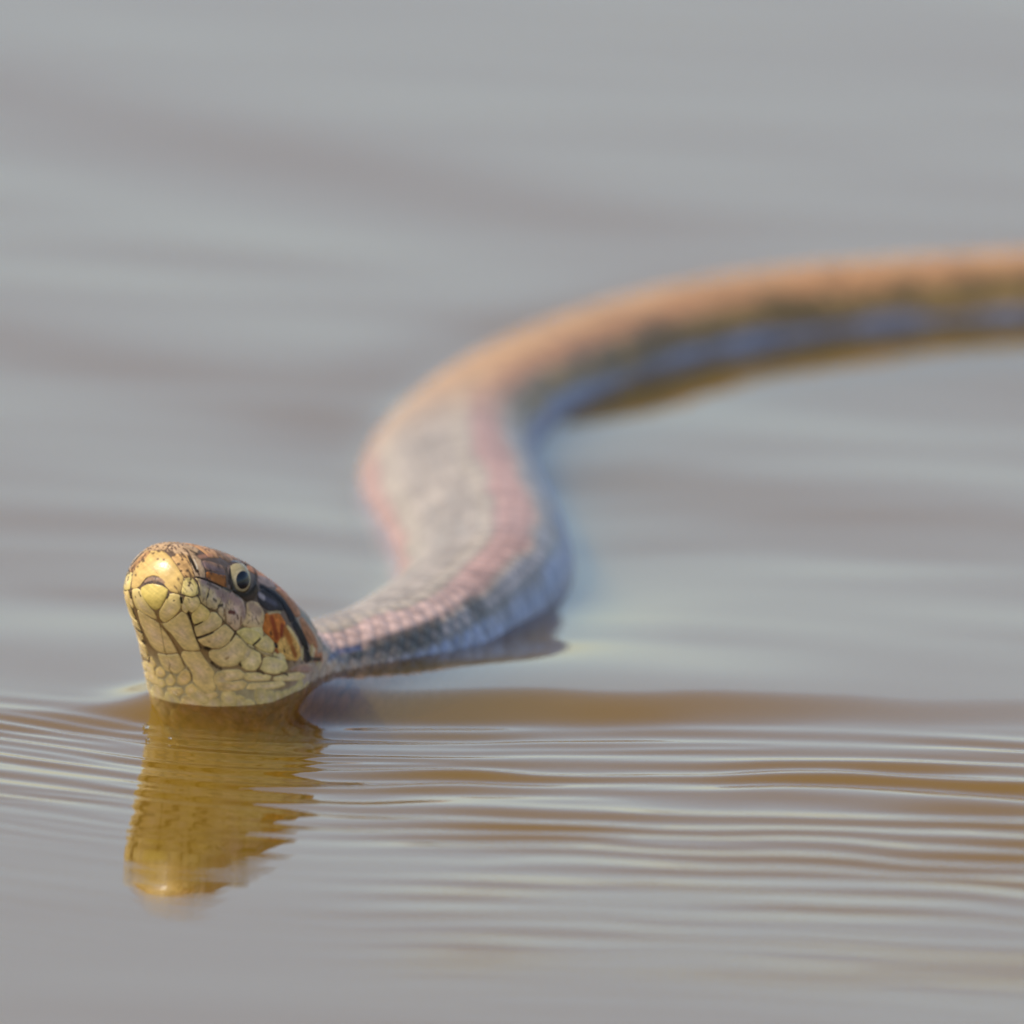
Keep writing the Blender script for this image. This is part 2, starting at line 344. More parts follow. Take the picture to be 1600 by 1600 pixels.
# ---------------------------------------------------------------- head scales and pigment marks, in head coordinates (millimetres)
# name, on both sides?, pigment, outline
HEAD_SCALES = [
    ('rostral_scale', 0, (0.66, 0.41, 0.13), [(0.64, -3.35, -0.37), (0.42, -2.58, -0.45), (0.17, -1.85, 0.04), (0.11, -1.53, 0.80), (0.08, -0.97, 1.17), (0.06, -0.38, 1.38), (0.05, 0.38, 1.28), (0.07, 1.00, 0.92), (0.11, 1.50, 0.23), (0.32, 2.26, -0.39), (0.73, 3.44, -0.51), (0.59, 3.55, 0.54), (0.65, 3.56, 1.56), (0.50, 2.56, 2.68), (0.51, 1.86, 3.33), (0.65, 1.10, 4.01), (1.09, -0.42, 4.92), (1.92, -2.23, 5.51), (2.10, -3.38, 5.05), (2.05, -4.18, 4.21), (1.14, -3.76, 3.15), (0.81, -3.66, 2.23), (0.56, -3.47, 0.76)]),
    ('mental_scale', 0, (0.72, 0.50, 0.13), [(0.23, -1.79, -0.35), (0.08, -1.00, 0.09), (0.03, -0.10, 0.23), (0.08, 1.08, 0.10), (0.24, 1.91, -0.28), (0.66, 1.58, -1.35), (1.47, 0.67, -2.28), (1.82, 0.02, -2.57), (1.62, -0.46, -2.42), (1.00, -1.10, -1.82), (0.50, -1.66, -1.10)]),
    ('lip_scale', 0, (0.78, 0.58, 0.25), [(0.44, 2.11, -0.79), (0.53, 2.75, -0.63), (0.84, 3.44, -0.73), (1.38, 3.51, -1.40), (2.03, 3.18, -2.15), (2.92, 1.95, -3.08), (3.54, 0.68, -3.60), (3.08, 0.22, -3.36), (2.14, 0.28, -2.79), (1.62, 0.81, -2.39), (0.83, 1.64, -1.55)]),
    ('chin_scale', 0, (0.80, 0.60, 0.28), [(3.78, -0.04, -3.76), (3.73, 0.79, -3.70), (3.04, 2.08, -3.12), (2.42, 3.30, -2.36), (2.97, 3.70, -2.50), (4.26, 3.77, -3.21), (5.89, 3.73, -4.16), (7.25, 3.70, -4.94), (8.31, 3.67, -5.55), (8.15, 2.73, -5.85), (7.68, 1.78, -5.82), (6.58, 1.37, -5.25), (5.30, 0.94, -4.57), (4.43, 0.36, -4.12)]),
    ('chin_scale', 0, (0.80, 0.60, 0.28), [(7.95, 1.59, -6.00), (8.33, 2.67, -5.97), (8.60, 3.66, -5.72), (9.75, 3.77, -6.30), (10.95, 4.03, -6.85), (11.96, 4.36, -7.28), (12.77, 3.94, -8.00), (14.20, 3.91, -8.93), (14.22, 2.55, -9.38), (13.38, 1.61, -9.03), (12.60, 1.35, -8.61), (11.44, 1.67, -7.91), (10.64, 1.52, -7.49), (9.72, 1.23, -7.03), (8.61, 1.09, -6.44)]),
    ('throat_scale', 0, (0.78, 0.58, 0.25), [(10.92, 0.88, -7.71), (11.22, 1.31, -7.84), (12.21, 1.23, -8.40), (13.02, 0.40, -8.91), (13.42, -0.66, -9.13), (13.01, -1.06, -8.87), (12.04, -0.52, -8.35), (11.26, 0.22, -7.92)]),
    ('throat_scale', 0, (0.78, 0.58, 0.25), [(13.63, -0.00, -9.27), (12.99, 1.04, -8.86), (13.66, 1.43, -9.22), (14.40, 1.17, -9.69), (14.85, 0.02, -10.00), (14.42, -0.38, -9.74)]),
    ('throat_scale', 1, (0.80, 0.60, 0.28), [(12.31, 4.49, -7.42), (12.47, 5.38, -6.88), (13.66, 6.67, -6.34), (14.71, 7.12, -6.59), (14.86, 6.81, -7.15), (14.08, 5.69, -7.73), (13.17, 4.39, -8.02)]),
    ('throat_scale', 1, (0.80, 0.60, 0.28), [(14.79, 7.24, -6.47), (15.89, 8.04, -6.00), (18.20, 9.01, -5.68), (18.15, 8.81, -6.29), (15.73, 7.30, -7.20), (14.99, 6.99, -7.02)]),
    ('throat_scale', 1, (0.80, 0.60, 0.28), [(13.43, 4.39, -8.19), (14.28, 5.63, -7.92), (15.11, 6.75, -7.42), (15.83, 7.14, -7.52), (16.02, 6.67, -8.25), (15.17, 5.23, -8.87), (14.47, 4.15, -9.00)]),
    ('throat_scale', 1, (0.80, 0.60, 0.28), [(16.03, 7.37, -7.35), (18.28, 8.80, -6.50), (20.14, 9.53, -5.74), (21.21, 9.60, -5.93), (19.65, 9.13, -6.92), (17.21, 7.64, -7.91), (16.19, 6.92, -8.10)]),
    ('throat_scale', 1, (0.80, 0.60, 0.28), [(18.65, 9.16, -5.70), (20.63, 9.77, -4.66), (23.54, 9.92, -3.57), (25.43, 9.89, -3.53), (24.41, 9.87, -4.41), (20.89, 9.66, -5.52), (18.91, 9.13, -6.13)]),
    ('throat_scale', 1, (0.40, 0.24, 0.17), [(20.98, 9.85, -4.14), (22.18, 9.94, -3.12), (24.26, 9.98, -2.19), (27.69, 9.48, -1.75), (28.45, 9.25, -2.39), (23.85, 9.93, -3.48)]),
    ('lip_scale', 0, (0.78, 0.58, 0.25), [(0.68, -3.22, -0.60), (0.39, -2.48, -0.45), (0.34, -1.86, -0.66), (1.09, -1.22, -1.89), (1.89, -0.64, -2.61), (2.27, -0.22, -2.88), (3.15, -0.45, -3.39), (3.05, -0.96, -3.30), (2.67, -1.76, -2.98), (2.44, -3.02, -2.49), (1.50, -3.20, -1.69)]),
    ('chin_scale', 0, (0.80, 0.60, 0.28), [(2.60, -2.99, -2.60), (2.85, -2.02, -3.03), (3.43, -0.92, -3.52), (3.81, -0.32, -3.78), (4.76, -0.03, -4.31), (5.91, 0.36, -4.95), (7.26, 0.60, -5.71), (8.12, 0.74, -6.19), (8.48, -0.75, -6.39), (8.58, -2.20, -6.23), (7.99, -3.04, -5.64), (6.37, -3.30, -4.63), (4.44, -3.32, -3.52)]),
    ('chin_scale', 0, (0.80, 0.60, 0.28), [(8.94, -2.34, -6.39), (8.80, -0.87, -6.56), (8.42, 0.72, -6.36), (9.52, 0.86, -6.95), (10.52, 0.85, -7.50), (11.16, 0.26, -7.87), (11.66, -0.66, -8.13), (11.55, -1.54, -7.99), (11.42, -2.35, -7.77), (10.30, -2.49, -7.10)]),
    ('throat_scale', 0, (0.78, 0.58, 0.25), [(11.88, -1.67, -8.16), (12.03, -1.07, -8.31), (12.84, -1.18, -8.76), (13.69, -1.96, -9.17), (13.88, -2.80, -9.10), (13.14, -2.81, -8.65)]),
    ('throat_scale', 0, (0.78, 0.58, 0.25), [(11.19, -2.94, -7.47), (11.65, -2.43, -7.88), (12.40, -2.63, -8.26), (13.02, -3.35, -8.40), (13.27, -4.26, -8.15), (12.37, -4.00, -7.72)]),
    ('throat_scale', 0, (0.78, 0.58, 0.25), [(10.78, -4.61, -6.40), (10.48, -3.86, -6.67), (11.24, -3.55, -7.26), (12.15, -4.22, -7.47), (12.36, -5.06, -7.07), (11.87, -5.30, -6.56)]),
    ('throat_scale', 0, (0.78, 0.58, 0.25), [(13.73, -4.13, -8.51), (13.41, -3.21, -8.69), (14.13, -3.18, -9.15), (14.82, -4.04, -9.28), (14.74, -4.62, -8.94)]),
    ('throat_scale', 0, (0.78, 0.58, 0.25), [(13.60, -5.80, -7.28), (13.04, -4.69, -7.76), (13.78, -4.36, -8.43), (14.92, -5.01, -8.83), (15.95, -6.54, -8.34), (15.73, -7.07, -7.53)]),
    ('throat_scale', 0, (0.78, 0.58, 0.25), [(14.41, -3.00, -9.39), (13.95, -1.87, -9.34), (13.82, -0.80, -9.36), (14.46, -0.66, -9.75), (15.12, -1.73, -10.08), (15.29, -2.93, -9.96)]),
    ('throat_scale', 0, (0.80, 0.60, 0.28), [(13.85, 1.54, -9.32), (14.48, 2.46, -9.56), (14.55, 3.63, -9.27), (15.13, 3.78, -9.59), (15.48, 2.47, -10.19), (15.06, 1.12, -10.09)]),
    ('lip_scale', 1, (0.78, 0.58, 0.25), [(0.97, 3.65, -0.75), (1.58, 3.86, -1.39), (2.53, 4.08, -2.02), (2.73, 3.78, -2.32), (2.22, 3.45, -2.16), (1.52, 3.56, -1.52)]),
    ('lip_scale', 1, (0.78, 0.58, 0.25), [(1.17, 4.08, -0.66), (1.72, 4.72, -0.69), (2.06, 5.17, -0.23), (2.78, 5.32, -0.84), (3.04, 4.99, -1.54), (3.03, 4.40, -2.10), (2.46, 4.10, -1.95), (1.58, 3.86, -1.39)]),
    ('lip_scale', 1, (0.78, 0.58, 0.22), [(3.23, 4.41, -2.20), (3.17, 5.03, -1.58), (2.96, 5.35, -0.95), (4.06, 5.67, -1.19), (4.87, 5.81, -1.53), (5.18, 5.54, -2.21), (5.01, 4.94, -2.81), (4.74, 4.26, -3.20), (3.81, 4.15, -2.72)]),
    ('lip_scale', 1, (0.80, 0.60, 0.28), [(5.06, 4.16, -3.45), (5.16, 4.90, -2.94), (5.32, 5.57, -2.25), (5.05, 5.89, -1.47), (5.94, 6.22, -1.27), (7.19, 6.44, -1.72), (7.52, 6.26, -2.47), (7.09, 5.65, -3.23), (6.61, 4.69, -3.95), (6.41, 3.97, -4.32), (5.59, 3.91, -3.90)]),
    ('lip_scale', 1, (0.80, 0.60, 0.28), [(6.86, 3.90, -4.62), (6.95, 4.74, -4.10), (7.43, 5.70, -3.38), (7.72, 6.28, -2.58), (8.15, 6.60, -2.10), (9.52, 6.90, -2.43), (10.12, 7.02, -2.66), (10.11, 6.68, -3.53), (9.97, 6.20, -4.28), (9.63, 5.59, -4.84), (8.86, 4.92, -5.04), (8.00, 4.33, -5.00)]),
    ('lip_scale', 1, (0.80, 0.60, 0.28), [(9.21, 4.50, -5.56), (9.19, 4.97, -5.19), (9.83, 5.60, -4.95), (10.16, 6.22, -4.39), (10.30, 6.70, -3.64), (10.49, 7.13, -2.72), (11.57, 7.45, -2.88), (12.55, 7.69, -3.24), (13.04, 7.73, -3.68), (13.04, 7.33, -4.71), (13.26, 6.90, -5.69), (12.72, 6.20, -6.24), (11.84, 5.26, -6.57), (10.79, 4.72, -6.33), (9.94, 4.43, -6.02)]),
    ('lip_scale', 1, (0.80, 0.60, 0.28), [(13.22, 7.81, -3.62), (14.11, 8.16, -3.50), (14.98, 8.42, -3.73), (15.70, 8.55, -4.26), (15.74, 8.29, -5.19), (15.54, 7.98, -5.78), (14.65, 7.39, -6.08), (13.76, 7.05, -5.86), (13.41, 7.06, -5.55), (13.25, 7.41, -4.73)]),
    ('lip_scale', 1, (0.80, 0.60, 0.28), [(15.89, 8.63, -4.20), (16.20, 8.83, -3.76), (17.71, 9.29, -3.46), (19.50, 9.75, -3.32), (20.39, 9.83, -3.98), (19.88, 9.68, -4.64), (18.63, 9.25, -5.28), (17.26, 8.72, -5.55), (16.09, 8.35, -5.42), (16.09, 8.56, -4.74)]),
    ('lip_scale', 1, (0.80, 0.60, 0.28), [(14.21, 8.25, -3.30), (15.27, 8.58, -3.47), (16.87, 9.10, -3.21), (17.43, 9.23, -3.38), (16.17, 8.83, -3.69), (15.16, 8.50, -3.67)]),
    ('lip_scale', 1, (0.68, 0.52, 0.20), [(0.68, 3.66, 1.41), (0.92, 4.03, 1.68), (1.27, 4.50, 1.65), (1.76, 5.02, 1.09), (2.03, 5.20, 0.10), (1.60, 4.73, -0.48), (1.09, 4.08, -0.52), (0.79, 3.66, -0.39)]),
    ('lip_scale', 1, (0.60, 0.44, 0.22), [(1.95, 5.12, 1.40), (1.50, 4.71, 1.82), (2.52, 5.36, 1.92), (3.47, 5.72, 1.89), (3.49, 5.79, 0.74), (3.41, 5.72, -0.37), (4.04, 5.74, -1.02), (2.99, 5.40, -0.86), (2.26, 5.31, -0.07)]),
    ('lip_scale', 1, (0.58, 0.43, 0.24), [(3.81, 5.82, 1.91), (5.39, 6.20, 1.99), (6.23, 6.43, 1.58), (5.94, 6.38, 0.41), (5.68, 6.25, -0.84), (4.27, 5.81, -1.03), (3.60, 5.79, -0.31), (3.70, 5.85, 0.80)]),
    ('lip_scale', 1, (0.60, 0.43, 0.25), [(5.64, 6.26, 1.98), (7.26, 6.63, 2.06), (7.35, 6.70, 1.18), (7.02, 6.64, 0.16), (7.46, 6.67, -0.96), (7.72, 6.56, -1.81), (6.09, 6.30, -1.13), (6.07, 6.42, 0.37), (6.49, 6.48, 1.58)]),
    ('lip_scale', 1, (0.60, 0.40, 0.25), [(7.52, 6.69, 2.06), (8.74, 6.96, 2.18), (9.94, 7.31, 1.64), (10.66, 7.54, 0.70), (10.84, 7.59, -0.32), (10.60, 7.46, -1.24), (10.18, 7.17, -2.22), (8.30, 6.73, -1.80), (7.40, 6.70, -0.56), (7.20, 6.68, 0.38), (7.46, 6.72, 1.21)]),
    ('lip_scale', 1, (0.66, 0.46, 0.24), [(10.72, 7.54, 1.38), (11.41, 7.69, 2.01), (12.58, 8.00, 2.12), (13.49, 8.29, 1.66), (14.10, 8.50, 1.02), (14.16, 8.53, -0.04), (14.10, 8.50, -0.98), (12.64, 8.07, -1.10), (11.44, 7.70, -1.31), (10.80, 7.53, -1.17), (11.03, 7.65, -0.18), (10.98, 7.63, 0.80)]),
    ('lip_scale', 1, (0.74, 0.56, 0.22), [(10.50, 7.28, -2.20), (11.40, 7.67, -1.49), (12.69, 8.07, -1.25), (13.98, 8.45, -1.27), (14.31, 8.50, -1.83), (13.69, 8.19, -2.71), (13.37, 7.99, -3.15), (12.56, 7.74, -3.07), (11.53, 7.46, -2.81), (10.49, 7.18, -2.54)]),
    ('lip_scale', 1, (0.74, 0.56, 0.23), [(13.92, 8.26, -2.72), (14.54, 8.57, -1.85), (15.25, 8.83, -1.29), (16.45, 9.14, -1.66), (17.08, 9.25, -2.31), (16.80, 9.11, -3.07), (15.43, 8.66, -3.33), (14.23, 8.29, -3.12)]),
    ('cheek_scale', 1, (0.55, 0.17, 0.03), [(14.29, 8.55, 1.17), (15.35, 8.82, 1.74), (16.64, 9.11, 2.06), (18.08, 9.52, 1.17), (17.78, 9.48, -0.42), (17.27, 9.32, -1.83), (16.51, 9.16, -1.48), (15.30, 8.85, -1.10), (14.29, 8.56, -0.84), (14.35, 8.59, 0.10)]),
    ('cheek_scale', 1, (0.72, 0.42, 0.11), [(18.35, 9.58, 1.08), (19.97, 9.92, 0.50), (22.02, 10.00, -0.66), (22.84, 9.99, -1.59), (22.18, 9.97, -2.45), (19.79, 9.82, -3.07), (17.62, 9.32, -2.98), (17.16, 9.28, -2.20), (17.58, 9.42, -1.32), (18.01, 9.53, -0.35)]),
    ('cheek_scale', 1, (0.05, 0.04, 0.04), [(12.48, 7.75, 3.41), (13.79, 7.86, 4.13), (15.41, 8.24, 4.13), (16.83, 8.76, 3.58), (17.66, 9.15, 2.85), (16.62, 9.06, 2.30), (14.75, 8.64, 1.80), (13.43, 8.25, 1.98), (12.65, 7.98, 2.48)]),
    ('cheek_scale', 1, (0.05, 0.04, 0.04), [(13.86, 7.76, 4.39), (16.07, 8.06, 4.72), (17.97, 8.73, 4.07), (19.31, 9.38, 3.10), (20.09, 9.73, 2.27), (18.77, 9.64, 1.54), (17.92, 9.23, 2.77), (17.00, 8.74, 3.71), (15.58, 8.22, 4.26)]),
    ('cheek_scale', 1, (0.05, 0.04, 0.04), [(20.25, 9.77, 2.15), (21.96, 9.93, 1.40), (23.76, 10.00, 0.42), (24.52, 10.00, -0.45), (22.61, 10.00, -0.33), (20.39, 9.96, 0.62), (18.92, 9.68, 1.42)]),
    ('cheek_scale', 1, (0.09, 0.06, 0.05), [(22.88, 10.00, -0.50), (24.59, 10.00, -0.59), (26.01, 9.90, -1.20), (24.58, 9.98, -2.10), (23.08, 9.99, -1.69)]),
    ('cheek_scale', 1, (0.45, 0.19, 0.09), [(16.57, 7.93, 5.02), (18.61, 7.38, 5.73), (20.09, 7.95, 5.24), (21.89, 8.53, 4.51), (21.81, 9.40, 3.23), (20.12, 9.65, 2.60), (19.12, 9.22, 3.44), (18.13, 8.59, 4.35)]),
    ('cheek_scale', 1, (0.45, 0.19, 0.09), [(20.80, 9.67, 2.63), (22.23, 9.37, 3.27), (23.91, 9.63, 2.52), (25.89, 9.78, 1.59), (27.56, 9.53, 0.72), (25.05, 10.00, 0.04), (23.67, 9.99, 0.64), (21.93, 9.91, 1.56)]),
    ('cheek_scale', 1, (0.45, 0.19, 0.09), [(25.15, 10.00, -0.18), (28.03, 9.40, 0.67), (30.74, 8.70, 0.72), (30.83, 8.79, -0.25), (27.09, 9.66, -1.24)]),
    ('snout_scale', 1, (0.46, 0.25, 0.10), [(0.67, 1.26, 4.03), (1.30, 2.03, 4.86), (1.47, 3.01, 4.58), (1.27, 3.84, 3.34), (1.44, 4.60, 2.04), (1.05, 4.21, 1.81), (0.69, 3.59, 1.74), (0.55, 2.58, 2.86)]),
    ('snout_scale', 1, (0.42, 0.28, 0.16), [(1.57, 3.24, 4.54), (2.13, 3.61, 4.90), (2.55, 4.42, 4.43), (2.73, 5.15, 3.21), (2.80, 5.44, 2.17), (1.56, 4.71, 2.09), (1.37, 3.96, 3.38)]),
    ('snout_scale', 1, (0.30, 0.17, 0.10), [(2.82, 4.53, 4.52), (4.80, 5.22, 4.81), (6.97, 5.75, 4.98), (6.70, 6.08, 4.10), (4.94, 5.76, 3.73), (2.93, 5.20, 3.36)]),
    ('snout_scale', 1, (0.38, 0.13, 0.03), [(3.01, 5.30, 3.14), (4.91, 5.83, 3.48), (6.53, 6.14, 3.81), (6.63, 6.34, 3.10), (6.72, 6.48, 2.31), (5.36, 6.18, 2.14), (3.55, 5.71, 2.16), (3.00, 5.51, 2.24)]),
    ('snout_scale', 1, (0.24, 0.16, 0.12), [(7.25, 5.77, 5.07), (8.07, 5.73, 5.47), (7.53, 6.12, 4.51), (7.51, 6.48, 3.37), (7.95, 6.73, 2.52), (7.08, 6.55, 2.42), (6.88, 6.34, 3.34)]),
    ('brow_scale', 1, (0.20, 0.13, 0.11), [(8.35, 5.63, 5.70), (10.05, 4.91, 6.80), (11.60, 4.71, 7.16), (12.60, 5.17, 7.02), (14.10, 5.82, 6.73), (13.85, 5.68, 6.81), (12.60, 5.17, 7.02), (11.13, 5.09, 6.88)]),
    ('cheek_scale', 1, (0.26, 0.19, 0.16), [(13.85, 5.78, 6.75), (14.35, 5.87, 6.71), (15.85, 6.44, 6.38), (17.52, 6.85, 6.12), (16.77, 7.78, 5.23), (14.75, 7.79, 4.73), (13.30, 7.73, 4.14), (12.67, 7.23, 4.92), (13.17, 6.55, 6.01)]),
    ('eyelid_scale', 1, (0.06, 0.04, 0.02), [(7.97, 6.76, 2.36), (8.98, 7.01, 2.25), (10.38, 7.35, 2.52), (11.76, 7.54, 3.52), (12.41, 7.36, 4.52), (12.76, 7.71, 3.82), (12.25, 7.78, 3.01), (11.85, 7.79, 2.23), (10.76, 7.53, 1.73), (9.51, 7.17, 2.00), (8.26, 6.85, 2.12)]),
    ('crown_scale', 1, (0.44, 0.27, 0.14), [(1.00, 0.12, 4.80), (1.20, 2.20, 4.64), (2.00, 3.60, 4.78), (3.60, 3.40, 5.98), (3.90, 0.12, 6.72)]),
    ('crown_scale', 1, (0.48, 0.25, 0.10), [(4.10, 0.12, 6.78), (3.80, 3.50, 6.01), (4.20, 4.60, 5.32), (6.60, 4.90, 5.94), (7.20, 2.60, 7.24), (7.00, 0.12, 7.39)]),
    ('crown_scale', 0, (0.36, 0.20, 0.10), [(7.30, -2.40, 7.29), (7.30, 2.40, 7.29), (9.60, 2.20, 7.67), (12.40, 1.60, 7.95), (13.60, -0.00, 7.99), (12.40, -1.60, 7.95), (9.60, -2.20, 7.67)]),
    ('brow_scale', 1, (0.30, 0.17, 0.10), [(7.20, 2.80, 7.19), (6.90, 4.90, 6.03), (8.50, 5.60, 5.79), (11.20, 6.00, 6.14), (12.80, 4.60, 7.32), (12.30, 1.90, 7.93), (9.60, 2.40, 7.64)]),
    ('crown_scale', 1, (0.34, 0.17, 0.09), [(13.80, 0.12, 7.98), (12.70, 1.90, 7.94), (13.10, 4.60, 7.34), (14.40, 5.60, 6.88), (17.60, 5.40, 6.88), (20.60, 3.20, 7.08), (21.20, 0.12, 7.17)]),
    ('cheek_scale', 1, (0.45, 0.19, 0.09), [(13.00, 5.20, 7.04), (11.60, 6.20, 6.03), (13.60, 6.90, 5.70), (16.40, 7.20, 5.80), (17.60, 5.70, 6.76), (14.40, 5.90, 6.70)]),
    ('cheek_scale', 1, (0.45, 0.19, 0.09), [(18.00, 5.50, 6.82), (16.80, 7.20, 5.83), (19.60, 8.00, 5.21), (22.40, 6.60, 5.87), (21.20, 3.60, 6.94)]),
]
